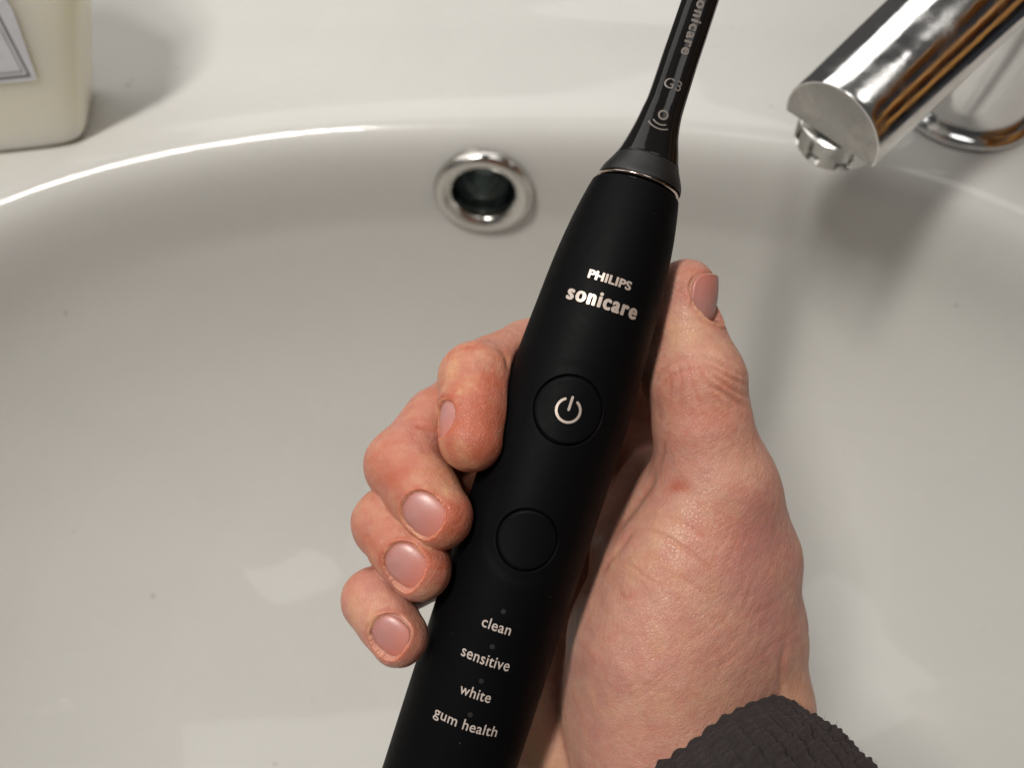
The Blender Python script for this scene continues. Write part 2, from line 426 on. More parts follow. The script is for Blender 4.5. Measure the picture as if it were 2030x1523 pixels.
# front label, offset from the front face; printed double border built as thin inlays
def front_pt(u, h, off):                            # u: metres left of the label's right margin
    fd = BD / 2 + h * .02
    fw = BW / 2 + .46 * min(h, .055) - .5 * max(0, h - .075)
    return bc + bu * (BW / 2 + .46 * min(h, .030) + .46 * .5 * (min(h, .055) - min(h, .030)) - u) - bv * (fd + off) + bv * (h * .04) + np.array([0, 0, h])
def patch(name, pts_uh, off, mat, parent):
    n = len(pts_uh)
    return mk(name, [front_pt(u, h, off) for u, h in pts_uh] , [list(range(n))], mat, parent, smooth=False)
U0, H0, U1, H1 = .0150, .0300, .072, .085
def lab_grid(name, u0, h0, u1, h1, off, mat, parent, n=12):
    us = np.linspace(u0, u1, n); hs = np.linspace(h0, h1, n)
    Vv = [front_pt(u, h, off) for u in us for h in hs] + [front_pt(u, h, off - .0003) for u in us for h in hs]
    f = grid_faces(n, n).tolist()
    e = [i * n for i in range(n)] + [(n - 1) * n + j for j in range(1, n)] + [i * n + n - 1 for i in range(n - 2, -1, -1)] + [j for j in range(n - 2, 0, -1)]
    for i in range(len(e)):
        a, b_ = e[i], e[(i + 1) % len(e)]; f.append([a, b_, b_ + n * n, a + n * n])
    return mk(name, Vv, f, mat, parent, smooth=False)
label = lab_grid('paper_label', U0, H0, U1, H1, .0005, mat_plain('label_paper', (.66, .66, .70), .6), bottle)
ink = mat_plain('grey_ink', (.11, .11, .125), .6)
for (ins, wd) in ((.0016, .0009), (.0036, .0004)):
    a0, b0, a1, b1 = U0 + ins, H0 + ins, U1 - ins, H1 - ins
    outer = [(a0, b0), (a1, b0), (a1, b1), (a0, b1)]; inner = [(a0 + wd, b0 + wd), (a1 - wd, b0 + wd), (a1 - wd, b1 - wd), (a0 + wd, b1 - wd)]
    mk('border_line', [front_pt(u, h, .00056) for u, h in outer + inner], [[i, (i + 1) % 4, 4 + (i + 1) % 4, 4 + i] for i in range(4)], ink, label, smooth=False)

# ------------------------------------------------------------------ toothbrush (built in camera-aligned millimetres, then placed)
TOP = cam_pt(1260, 378, 158); BOT = cam_pt(886, 1537, 158)
AXB = nrm(TOP - BOT); LAT = nrm(np.cross(AXB, [0, 0, 1])); OUT = np.cross(LAT, AXB)
if OUT[2] < 0: OUT = -OUT
LEN = 150.0
SR = [(-150, 13.2), (-138, 13.6), (-100, 13.75), (-60, 13.85), (-48, 13.8), (-37, 13.35), (-28, 12.85), (-19.7, 12.35), (-10.3, 11.35), (-5, 10.5), (-1.2, 9.72), (-.4, 9.5), (0, 9.0)]
sr = np.array(SR)
def RH(s): return spl(sr[:, 0], sr[:, 1], s)
def slp(px, py, R0=None):                           # pixel -> (s, lateral) on the front of the brush
    d = 150.0; s = -60; 
    for _ in range(6):
        p = cam_pt(px, py, d); s = float(np.dot(p - TOP, AXB)); l = float(np.dot(p - TOP, LAT))
        r = R0 if R0 is not None else float(RH(s))
        d = 158 - math.sqrt(max(r * r - l * l, .1))
    return s, l
P1 = slp(1127, 814); P2 = slp(1045, 1072.5); RB1, RB2 = 6.65, 5.85
def pill(s, l):                                     # distance inside the big soft recess around both buttons
    a = np.array([P1[0], P1[1]]); b = np.array([P2[0], P2[1]])
    ab = b - a; t = np.clip(((s - a[0]) * ab[0] + (l - a[1]) * ab[1]) / np.dot(ab, ab), 0, 1)
    d = np.hypot(s - (a[0] + ab[0] * t), l - (a[1] + ab[1] * t))
    return d - (10.2 - 1.0 * t)
def ss(a, b, x):
    t = np.clip((x - a) / (b - a), 0, 1); return t * t * (3 - 2 * t)
def surf_out(s, l, base=None):                      # height of the handle's front above its axis
    r = RH(s); h = np.sqrt(np.maximum(r * r - l * l, 0.01))
    h = h - 0.13 * (1 - ss(-1.8, .3, pill(s, l)))
    return h
def bw(s, l, o):                                    # brush coordinates -> world
    s = np.asarray(s, float)[..., None]; l = np.asarray(l, float)[..., None]; o = np.asarray(o, float)[..., None]
    return c2w(TOP + s * AXB + l * LAT + o * OUT)
brush_loc = tuple(bw(-70, 0, 0))
brush = thing('electric_toothbrush', 'matte black electric toothbrush gripped upright in the hand', 'toothbrush', brush_loc)
sv = np.concatenate([np.linspace(-150, -92, 160, endpoint=False), np.linspace(-92, -38, 560, endpoint=False), np.linspace(-38, -3, 120, endpoint=False), np.linspace(-3, 0, 26)])
th = np.concatenate([np.linspace(-66, 66, 300, endpoint=False), np.linspace(66, 294, 110, endpoint=False)]) * np.pi / 180
Sg, Tg = np.meshgrid(sv, th, indexing='ij')
Rg = RH(Sg)
Lg = Rg * np.sin(Tg); Og = Rg * np.cos(Tg)
front = np.abs(((Tg + np.pi) % (2 * np.pi)) - np.pi) < R(64)
dd = 0.13 * (1 - ss(-1.8, .3, pill(Sg, Lg)))
for (p, r) in ((P1, RB1), (P2, RB2)):
    q = np.hypot(Sg - p[0], Lg - p[1]); dd = dd + 1.0 * (1 - ss(r + .28, r + .46, q))
dd = np.where(front, dd, 0)
Lg = Lg - dd * np.sin(Tg); Og = Og - dd * np.cos(Tg)
Vh = bw(Sg, Lg, Og).reshape(-1, 3)
fh = grid_faces(len(sv), len(th), False, True)
n0 = len(Vh); Vh = np.vstack([Vh, bw(0, 0, -0.2)[None], bw(-150, 0, 0)[None]])
nt_ = len(th); last = (len(sv) - 1) * nt_
fl = fh.tolist() + [[last + i, last + (i + 1) % nt_, n0] for i in range(nt_)] + [[(i + 1) % nt_, i, n0 + 1] for i in range(nt_)]
handle = mk('handle', Vh, fl, M['handle'], brush)
def button(name, P, rad, mat, dish):
    rr = np.concatenate([np.linspace(0, rad - .5, 22), rad - .5 + .5 * np.sin(np.linspace(0, np.pi / 2, 9))[1:], [rad, rad]])
    dz = np.concatenate([np.zeros(22), -.5 * (1 - np.cos(np.linspace(0, np.pi / 2, 9)))[1:] * .7, [-.6, -1.1]])
    a = np.linspace(0, 2 * np.pi, 120, endpoint=False)
    S = P[0] + rr[:, None] * np.sin(a); Lb = P[1] + rr[:, None] * np.cos(a)
    O = surf_out(S, Lb) + dz[:, None] - dish * (1 - (rr[:, None] / rad) ** 2) + .10
    return mk(name, bw(S, Lb, O).reshape(-1, 3), grid_faces(len(rr), 120, False, True)[:, ::-1], mat, parent=brush)
pbtn = button('power_button', P1, RB1, M['handle'], .25)
mbtn = button('mode_button', P2, RB2, M['handle'], .22)
def on_button(s, l):
    return surf_out(s, l) + .16 - .25 * (1 - (np.hypot(s - P1[0], l - P1[1]) / RB1) ** 2)
# power symbol
def stroke(pts, wd, hfun, lift, closed=False):
    p = np.array(pts, float); t = np.gradient(p, axis=0); t /= np.linalg.norm(t, axis=1)[:, None]
    nn = np.stack([-t[:, 1], t[:, 0]], -1)
    V_, F_ = [], []
    off = np.linspace(-wd / 2, wd / 2, 4)
    P_ = p[:, None] + off[None, :, None] * nn[:, None]
    # round ends
    cap = np.linspace(0, 1, 5)[1:]
    W = bw(P_[..., 0], P_[..., 1], hfun(P_[..., 0], P_[..., 1]) + lift).reshape(-1, 3).tolist()
    Fq = grid_faces(len(p), 4).tolist()
    for (i, sg) in ((0, -1), (len(p) - 1, 1)):
        c0 = len(W); W.append(bw(p[i, 0], p[i, 1], hfun(p[i, 0], p[i, 1]) + lift).tolist())
        aa = np.linspace(-np.pi / 2, np.pi / 2, 9)
        ids = []
        for a in aa:
            q = p[i] + wd / 2 * (math.sin(a) * nn[i] + sg * math.cos(a) * t[i]); ids.append(len(W)); W.append(bw(q[0], q[1], hfun(q[0], q[1]) + lift).tolist())
        for k in range(8): Fq.append([c0, ids[k], ids[k + 1]])
    return W, Fq
angs = np.radians(np.linspace(90 + 32, 90 + 360 - 32, 60))
arc = [(P1[0] + 2.35 * math.sin(a), P1[1] - .02 + 2.35 * math.cos(a)) for a in angs]
W1, F1 = stroke(arc, .50, on_button, .02)
W2, F2 = stroke([(P1[0] + .15 + q * 2.55, P1[1]) for q in np.linspace(0, 1, 8)], .50, on_button, .02)
F1 += [[i + len(W1) for i in f] for f in F2]
mk('power_symbol', W1 + W2, F1, M['print_metal'], pbtn)
# lettering
def text_mesh(txt, size, bold, spacing=1.0, shear=0.0, xs=1.0):
    cu = bpy.data.curves.new('lettering', 'FONT'); cu.body = txt; cu.size = 1.0; cu.offset = bold; cu.space_character = spacing
    cu.align_x = 'CENTER'; cu.resolution_u = 6
    o = bpy.data.objects.new('lettering', cu); C.objects.link(o)
    dg = bpy.context.evaluated_depsgraph_get(); dg.update()
    me = bpy.data.meshes.new_from_object(o.evaluated_get(dg))
    v = np.array([x.co[:] for x in me.vertices]); f = [list(p.vertices) for p in me.polygons]
    bpy.data.objects.remove(o); bpy.data.curves.remove(cu); bpy.data.meshes.remove(me)
    v[:, 0] -= (v[:, 0].min() + v[:, 0].max()) / 2
    v = v * size; v[:, 0] *= xs
    return v[:, :2], f
def place_text(name, txt, P, width, height, bold, mat, parent, hfun, spacing=1.0, rot=0.0, lift=.06, anchor_h=None, fat=0.0):
    v, f = text_mesh(txt, 1.0, bold, spacing)
    xh = anchor_h
    sx = width / (v[:, 0].max() - v[:, 0].min())
    ymin, ymax = v[:, 1].min(), v[:, 1].max()
    sy = height / (ymax - ymin)
    x = v[:, 0] * sx; y = (v[:, 1] - (ymin + ymax) / 2) * sy
    lf = np.zeros(len(x))
    if fat:                                         # heavy face: copies shifted round a small circle, each a hair higher
        nv_ = len(x); f0 = f; X0, Y0 = x, y; x, y, lf, f = [], [], [], []
        for k in range(9):
            ra = fat if k else 0; an = k * np.pi / 4
            x.append(X0 + ra * math.cos(an)); y.append(Y0 + .6 * ra * math.sin(an)); lf.append(np.full(nv_, .004 * k))
            f += [[i + k * nv_ for i in q] for q in f0]
        x, y, lf = np.concatenate(x), np.concatenate(y), np.concatenate(lf)
    c, s_ = math.cos(rot), math.sin(rot)
    l = P[1] + x * c - y * s_; s = P[0] + x * s_ + y * c
    return mk(name, bw(s, l, hfun(s, l) + lift + lf), f, mat, parent, smooth=True)
place_text('maker_lettering', 'PHILIPS', slp(1210, 554), 8.7, 1.75, .012, M['print_metal'], handle, surf_out, 1.08, fat=.085)
place_text('logo_lettering', 'sonicare', slp(1197, 597), 14.2, 2.9, .006, M['print_metal'], handle, surf_out, 1.20, fat=.165)
for (t, p, wd, hh) in (('clean', (985, 1242), 5.85, 2.15), ('sensitive', (963, 1309), 9.8, 2.15), ('white', (943, 1376), 6.3, 2.15), ('gum health', (922, 1441), 13.0, 2.75)):
    place_text('mode_lettering', t, slp(*p), wd, hh, .006, M['print'], handle, surf_out, 1.06)
for p in ((998, 1213), (976, 1283), (954, 1351), (932, 1418)):
    P = slp(*p); a = np.linspace(0, 2 * np.pi, 24, endpoint=False)
    S = np.concatenate([[P[0]], P[0] + .5 * np.sin(a)]); Lb = np.concatenate([[P[1]], P[1] + .5 * np.cos(a)])
    mk('indicator_dot', bw(S, Lb, surf_out(S, Lb) + .05), [[0, 1 + i, 1 + (i + 1) % 24] for i in range(24)], M['dot'], handle)
# logo's faded dots behind the i
Pd = slp(1205, 584)
# brush head: thin metal ring, matte collar, glossy neck
HEADC = [(1265, 371, 84.5), (1268, 362, 83), (1281, 325, 65.5), (1289, 300, 57), (1301, 258, 45.5), (1310, 230, 41), (1320, 203, 38.3), (1331, 170, 37.4), (1342, 136, 37), (1366, 65, 36.3), (1388, 0, 35.6), (1410, -65, 34.5), (1450, -190, 31)]
hs = []
for (px, py, hw) in HEADC:
    p = cam_pt(px, py, 158); s = float(np.dot(p - TOP, AXB)); l = float(np.dot(p - TOP, LAT)); hs.append((s, l, hw * 158 / FPX))
hs = np.array(hs)
def HL(s): return spl(hs[:, 0], hs[:, 1], s)
def HR(s): return spl(hs[:, 0], hs[:, 2], s)
def head_out(s, l):
    return np.sqrt(np.maximum(HR(s) ** 2 - (l - HL(s)) ** 2, .01))
def loft(name, s0, s1, n, mat, parent, shrink=0.0, capr=True):
    s = np.linspace(s0, s1, n); a = np.linspace(0, 2 * np.pi, 128, endpoint=False)
    rr = HR(s) - shrink
    e = np.minimum(1, np.minimum(s - s0, s1 - s) / .25); rr = rr - .14 * (1 - np.sqrt(np.clip(1 - (1 - e) ** 2, 0, 1)))
    S = np.repeat(s[:, None], 128, 1)
    q = 2.25
    c, sn = np.cos(a), np.sin(a); k = (np.abs(c) ** q + np.abs(sn) ** q) ** (-1 / q)
    Lq = HL(s)[:, None] + rr[:, None] * (sn * k); O = rr[:, None] * (c * k)
    V = bw(S, Lq, O).reshape(-1, 3); m0 = len(V)
    V = np.vstack([V, bw(s0, HL(s0), 0)[None], bw(s1, HL(s1), 0)[None]])
    f = grid_faces(n, 128, False, True).tolist() + [[(i + 1) % 128, i, m0] for i in range(128)] + [[(n - 1) * 128 + i, (n - 1) * 128 + (i + 1) % 128, m0 + 1] for i in range(128)]
    return mk(name, V, f, mat, parent)
head = loft('brush_head', hs[2, 0] + .10, hs[-1, 0], 260, M['gloss_black'], brush)
SC0 = hs[0, 0] - .0
collar = loft('head_collar', SC0 + .25, hs[2, 0], 60, mat_plain('collar_black', (.005, .005, .0055), .48), head)
def ringloft(name, s0, s1, r0, r1, mat, parent):
    a = np.linspace(0, 2 * np.pi, 128, endpoint=False); pr = [(s0, r0 * .86), (s0, r0), ((s0 + s1) / 2, max(r0, r1) + .05), (s1, r1), (s1, r1 * .86)]
    V = np.vstack([bw(np.full(128, s), HL(s0) * 0 + .12 + r * np.sin(a), r * np.cos(a)) for s, r in pr])
    return mk(name, V, grid_faces(len(pr), 128, False, True), mat, parent)
mring = ringloft('metal_ring', SC0 - .55, SC0 + .22, 8.55, 8.95, mat_chrome('ring_copper', (.62, .50, .44), .12), head)
gap = ringloft('coupling_shaft', -.4, SC0 - .4, 6.6, 6.6, M['steel_dull'], handle)
def head_h(s, l):
    q = 2.25; r = HR(s); x = np.abs(l - HL(s))
    return np.maximum(r ** q - np.minimum(x, r * .97) ** q, .01) ** (1 / q)
PL = slp(1378, 48, 3.9)
place_text('neck_lettering', 'sonicare', (PL[0], PL[1]), 13.4, 2.1, .012, M['print_dim'], head, head_h, 1.20, rot=-math.pi / 2, lift=.05, fat=.10)
PG = slp(1334, 167, 3.9)
place_text('size_lettering', 'G3', PG, 3.7, 2.2, .004, M['print_dim'], head, head_h, 1.05, lift=.05)
PO = slp(1314, 229, 4.2)
a = np.linspace(0, 2 * np.pi, 49)
Wd, Fd = stroke([(PO[0] + .92 * math.sin(q), PO[1] + .92 * math.cos(q)) for q in a], .42, head_h, .05)
for rad, w_, half in ((2.15, .34, 40), (3.15, .34, 42)):
    aa = np.radians(np.linspace(-90 - half - 8, -90 + half - 8, 26))
    Wa, Fa = stroke([(PO[0] - .1 + rad * math.sin(q), PO[1] - .05 + rad * math.cos(q)) for q in aa], w_, head_h, .05)
    Fd += [[i + len(Wd) for i in f] for f in Fa]; Wd += Wa
mk('signal_symbol', Wd, Fd, M['print_dim'], head)

# ------------------------------------------------------------------ hand: signed distance field in brush-plane millimetres
exec_hand = True
D0 = 158.0
def hp(px, py, d): return cam_pt(px, py, d) + np.array([0, 0, D0])
HV = 0.36
lo = np.array([-42.0, -108.0, -52.0]); hi = np.array([72.0, 32.0, 24.0])
nn = np.ceil((hi - lo) / HV).astype(int)
gx = lo[0] + HV * np.arange(nn[0]); gy = lo[1] + HV * np.arange(nn[1]); gz = lo[2] + HV * np.arange(nn[2])
FAR = 30.0
def new(): return np.full(nn, FAR, np.float32)
def smin(a, b, k):
    h = np.maximum(k - np.abs(a - b), 0) / k
    return np.minimum(a, b) - h * h * k * .25
def cone(G, a, b, ra, rb, k, sq=None):
    """smooth-union a round cone into G"""
    a = np.asarray(a, float); b = np.asarray(b, float); r = max(ra, rb) + k + 3
    mn = np.floor((np.minimum(a, b) - r - lo) / HV).astype(int).clip(0, nn - 1); mx = (np.ceil((np.maximum(a, b) + r - lo) / HV).astype(int) + 1).clip(1, nn)
    if (mx <= mn).any(): return
    x = (gx[mn[0]:mx[0], None, None] - a[0]).astype(np.float32); y = (gy[None, mn[1]:mx[1], None] - a[1]).astype(np.float32); z = (gz[None, None, mn[2]:mx[2]] - a[2]).astype(np.float32)
    ab = b - a; L2 = float(np.dot(ab, ab)) + 1e-9
    t = np.clip((x * ab[0] + y * ab[1] + z * ab[2]) / L2, 0, 1)
    d = np.sqrt((x - ab[0] * t) ** 2 + (y - ab[1] * t) ** 2 + (z - ab[2] * t) ** 2) - (ra + (rb - ra) * t)
    s = np.s_[mn[0]:mx[0], mn[1]:mx[1], mn[2]:mx[2]]
    G[s] = smin(G[s], d, k)
def ell(G, c, rad, axes, k):
    c = np.asarray(c, float); rad = np.asarray(rad, float); A = np.array(axes, float)
    r = rad.max() + k + 3
    mn = np.floor((c - r - lo) / HV).astype(int).clip(0, nn - 1); mx = (np.ceil((c + r - lo) / HV).astype(int) + 1).clip(1, nn)
    x = (gx[mn[0]:mx[0], None, None] - c[0]).astype(np.float32); y = (gy[None, mn[1]:mx[1], None] - c[1]).astype(np.float32); z = (gz[None, None, mn[2]:mx[2]] - c[2]).astype(np.float32)
    u = [(x * A[i][0] + y * A[i][1] + z * A[i][2]) for i in range(3)]
    k0 = np.sqrt((u[0] / rad[0]) ** 2 + (u[1] / rad[1]) ** 2 + (u[2] / rad[2]) ** 2) + 1e-6
    k1 = np.sqrt((u[0] / rad[0] ** 2) ** 2 + (u[1] / rad[1] ** 2) ** 2 + (u[2] / rad[2] ** 2) ** 2) + 1e-6
    d = (k0 * (k0 - 1) / k1).astype(np.float32)
    s = np.s_[mn[0]:mx[0], mn[1]:mx[1], mn[2]:mx[2]]
    G[s] = smin(G[s], d, k)
def chain(pts, k=2.0):
    G = new()
    for (p, q) in zip(pts[:-1], pts[1:]): cone(G, hp(*p[:3]), hp(*q[:3]), p[3], q[3], k)
    return G
FING = {
 'index':  [(1300, 790, 192, 9.5), (1160, 660, 188, 8.6), (1045, 700, 176, 7.7), (944, 752, 158, 7.9), (940, 812, 153, 7.35), (934, 871, 149.5, 6.7)],
 'middle': [(1290, 900, 196, 9.8), (1060, 760, 192, 9.0), (935, 790, 180, 8.2), (868, 838, 170, 7.9), (800, 922, 159, 8.1), (838, 975, 153, 7.4), (873, 1024, 149, 6.7)],
 'ring':   [(1250, 1010, 197, 9.5), (1000, 900, 192, 8.8), (890, 950, 178, 7.9), (768, 1038, 158, 7.35), (800, 1085, 153, 6.9), (833, 1130, 149, 6.3)],
 'pinky':  [(1200, 1130, 192, 8.5), (960, 1090, 186, 7.8), (850, 1130, 172, 6.8), (739, 1190, 155, 6.3), (766, 1228, 152, 6.1), (791, 1264, 149.5, 6.0)],
}
G = {k: chain(v, 1.5) for k, v in FING.items()}
palm = new()
for a, b in (((1300, 790, 194, 10), (1400, 1500, 190, 14)), ((1290, 900, 197, 11), (1350, 1500, 190, 15)), ((1230, 1010, 197, 11), (1260, 1500, 188, 15)), ((1150, 1130, 192, 11), (1105, 1470, 184, 13)),
             ((1105, 1470, 184, 13), (1150, 1760, 182, 14)), ((1300, 1500, 186, 15), (1380, 1800, 180, 17))):
    cone(palm, hp(*a[:3]), hp(*b[:3]), a[3], b[3], 8)
thumb = new()
for a, b, k in (((1340, 640, 169, 7.0), (1345, 740, 168, 8.5), 3), ((1359, 571, 165, 6.45), (1363, 645, 165, 7.25), 3), ((1363, 645, 165, 7.25), (1381, 755, 164, 10.2), 3), ((1381, 755, 164, 10.2), (1393, 850, 164, 10.3), 3), ((1393, 850, 164, 10.3), (1415, 960, 166, 11.4), 3),
             ((1415, 960, 166, 11.4), (1474, 1105, 170, 11.5), 4), ((1474, 1105, 170, 11.5), (1485, 1250, 172, 11.2), 5), ((1485, 1250, 172, 11.2), (1502, 1400, 172, 11.0), 7), ((1502, 1400, 172, 11.0), (1530, 1650, 174, 12), 7),
             ((1415, 985, 167, 12), (1335, 1140, 168, 15), 9), ((1335, 1140, 168, 15.0), (1302, 1280, 169, 18.5), 9), ((1302, 1280, 169, 18.5), (1300, 1430, 171, 19.5), 9), ((1300, 1430, 171, 19.5), (1330, 1750, 180, 19), 9)):
    cone(thumb, hp(*a[:3]), hp(*b[:3]), a[3], b[3], k)
ell(thumb, hp(1395, 1200, 163), (16, 22, 10), np.array([(.97, .2, 0), (-.2, .97, 0), (0, 0, 1)]), 8)
# fold of web skin between thumb base and palm
cone(thumb, hp(1310, 975, 172), hp(1215, 1090, 176), 5.5, 5, 5)
cone(thumb, hp(1290, 940, 182), hp(1210, 1040, 184), 6.5, 6, 4)
FU = smin(smin(G['index'], G['middle'], .35), smin(G['ring'], G['pinky'], .35), .35)
S_ = smin(palm, FU, 3.0); S_ = smin(S_, thumb, 1.6)
# leave room for the toothbrush handle: the skin lies against it
A3 = TOP + np.array([0, 0, D0])
xx = (gx[:, None, None] - A3[0]).astype(np.float32); yy = (gy[None, :, None] - A3[1]).astype(np.float32); z3 = (gz[None, None, :] - A3[2]).astype(np.float32)
sa = xx * AXB[0] + yy * AXB[1] + z3 * AXB[2]
rad = np.sqrt(np.maximum(xx ** 2 + yy ** 2 + z3 ** 2 - sa ** 2, 0))
RT = RH(sv[0] + np.arange(0, 151, .5)).astype(np.float32)
rh = np.interp(sa.ravel(), sv[0] + np.arange(0, 151, .5), RT).reshape(sa.shape).astype(np.float32)
dh = rad - rh - .04
S_ = -smin(-S_, dh, .9)
del xx, yy, z3, sa, rad, rh, dh, palm, thumb, FU, G

def surface_nets(F, lo, h):
    s = (F < 0)
    n = np.array(F.shape)
    c = s[:-1, :-1, :-1].astype(np.uint8)
    cnt = np.zeros(c.shape, np.uint8)
    for i in (0, 1):
        for j in (0, 1):
            for k in (0, 1): cnt += s[i:n[0]-1+i, j:n[1]-1+j, k:n[2]-1+k]
    act = np.argwhere((cnt > 0) & (cnt < 8))
    idx = np.full(c.shape, -1, np.int64); idx[act[:, 0], act[:, 1], act[:, 2]] = np.arange(len(act))
    acc = np.zeros((len(act), 3)); num = np.zeros(len(act))
    cor = [(i, j, k) for i in (0, 1) for j in (0, 1) for k in (0, 1)]
    val = {q: F[act[:, 0] + q[0], act[:, 1] + q[1], act[:, 2] + q[2]].astype(float) for q in cor}
    for q in cor:
        for ax_ in range(3):
            if q[ax_] == 0:
                r = list(q); r[ax_] = 1; r = tuple(r)
                a, b = val[q], val[r]; m = (a < 0) != (b < 0)
                t = np.where(m, a / np.where(m, a - b, 1), 0)
                p = np.tile(np.array(q, float), (len(act), 1)); p[:, ax_] = t
                acc[m] += p[m]; num[m] += 1
    V = (act + acc / num[:, None]) * h + lo
    faces = []
    for ax_ in range(3):
        o1, o2 = [(1, 2), (2, 0), (0, 1)][ax_]
        sl0 = [slice(1, -1)] * 3; sl1 = [slice(1, -1)] * 3; sl0[ax_] = slice(0, -1); sl1[ax_] = slice(1, None)
        a = s[tuple(sl0)]; b = s[tuple(sl1)]
        e = np.argwhere(a != b); inn = a[e[:, 0], e[:, 1], e[:, 2]]
        off = np.ones(3, int); off[ax_] = 0; e = e + off
        def cell(d1, d2):
            q = e.copy(); q[:, o1] -= d1; q[:, o2] -= d2
            return idx[q[:, 0], q[:, 1], q[:, 2]]
        f = np.stack([cell(1, 1), cell(0, 1), cell(0, 0), cell(1, 0)], -1)
        f[~inn] = f[~inn][:, ::-1]
        faces.append(f)
    return V, np.vstack(faces)
HVt, HF = surface_nets(S_, lo, HV)
def vnormals(V, Fq):
    fn = np.cross(V[Fq[:, 2]] - V[Fq[:, 0]], V[Fq[:, 3]] - V[Fq[:, 1]])
    n = np.zeros_like(V)
    for i in range(4): np.add.at(n, Fq[:, i], fn)
    return n / (np.linalg.norm(n, axis=1)[:, None] + 1e-12)
def smooth_mesh(V, Fq, it, lam=.5):
    E_ = np.vstack([Fq[:, [i, (i + 1) % 4]] for i in range(4)])
    deg = np.bincount(E_.ravel(), minlength=len(V))[:, None].astype(float)
    for _ in range(it):
        acc = np.zeros_like(V)
        for ax_ in range(3):
            acc[:, ax_] = np.bincount(E_[:, 0], V[E_[:, 1], ax_], len(V)) + np.bincount(E_[:, 1], V[E_[:, 0], ax_], len(V))
        V = V + lam * (acc / deg - V)
    return V
HVt = smooth_mesh(HVt, HF, 3)
nv = vnormals(HVt, HF)

# nails: frame (centre on the surface, tip direction T, outward N, sideways B), sizes in mm
def nailframe(c_axis, r, T, Nn, wd, ln, rho):
    T = nrm(T); Nn = nrm(np.array(Nn) - T * np.dot(Nn, T)); B = np.cross(T, Nn)
    return dict(C=np.asarray(c_axis) + Nn * (r - .15), T=T, N=Nn, B=B, w=wd / 2, l=ln / 2, rho=rho)
def tdir(dx, dy, dz): return np.array([dx, -dy, dz], float)
NAILS = [
 nailframe(hp(938, 842, 151.5), 7.1, tdir(-.08, 1, .25), (-.86, .05, .50), 7.6, 7.6, 6.6),
 nailframe(hp(864, 1008, 150.5), 6.85, tdir(.76, .60, .22), (-.30, -.05, .95), 8.2, 8.9, 9.0),
 nailframe(hp(829, 1104, 151), 6.5, tdir(.78, .58, .22), (-.34, -.10, .92), 8.4, 8.8, 9.0),
 nailframe(hp(797, 1241, 150.5), 6.0, tdir(.78, .58, .22), (-.32, -.10, .92), 7.6, 8.0, 8.0),
 nailframe(hp(1362, 587, 165), 6.7, tdir(.14, -1, .10), (.76, .02, .66), 11.0, 10.6, 7.4),
]
def nail_uv(Vm, f):
    q = Vm - f['C']; return q @ f['B'], q @ f['T'], q @ f['N']
def outline(x, t, f):                               # 1 on the nail's outline, <1 inside
    tt = t / f['l']; base = np.where(tt < 0, np.abs(tt) ** 2.1, np.abs(tt) ** 3.4)
    return (np.abs(x / f['w']) ** 2.4 + base) ** (1 / 2.4)
def nail_h(x, t, f):
    th_ = np.clip(x / f['rho'], -1.2, 1.2)
    return -f['rho'] * (1 - np.cos(th_)) - .018 * (t + 1.0) ** 2
redness = np.zeros(len(HVt)); pale = np.zeros(len(HVt)); groove = np.zeros(len(HVt))
for f in NAILS:
    x, t, h = nail_uv(HVt, f)
    e = outline(x, t, f); near = (e < 1.9) & (np.abs(h) < 6) & ((nv @ f['N']) > -.2)
    target = nail_h(x, t, f)
    ins = near & (e < 1.0)
    d = np.where(ins, np.minimum(0, target - .30 - h), 0)
    HVt += d[:, None] * f['N'] * 1.0
    tipw = ss(.55, 1.0, t / f['l'])
    rim = near * np.exp(-((e - 1.16) / .10) ** 2) * (1 - .85 * tipw)
    want = np.clip(target + .34 - h, -.3, .9) * rim
    HVt += want[:, None] * f['N']
    gr = near * np.exp(-((e - 1.02) / .045) ** 2) * (1 - .3 * tipw)
    HVt -= (.16 * gr)[:, None] * f['N']
    cut = near * np.exp(-((e - 1.07) / .035) ** 2) * ss(.35, -.2, t / f['l']) if False else near * np.exp(-((e - 1.07) / .04) ** 2) * (t / f['l'] < .5)
    pale += cut * (.55 + .45 * np.sin(37 * np.arctan2(x, t)))
    redness += near * np.exp(-((e - 1.12) / .16) ** 2) * .8
nv = vnormals(HVt, HF)
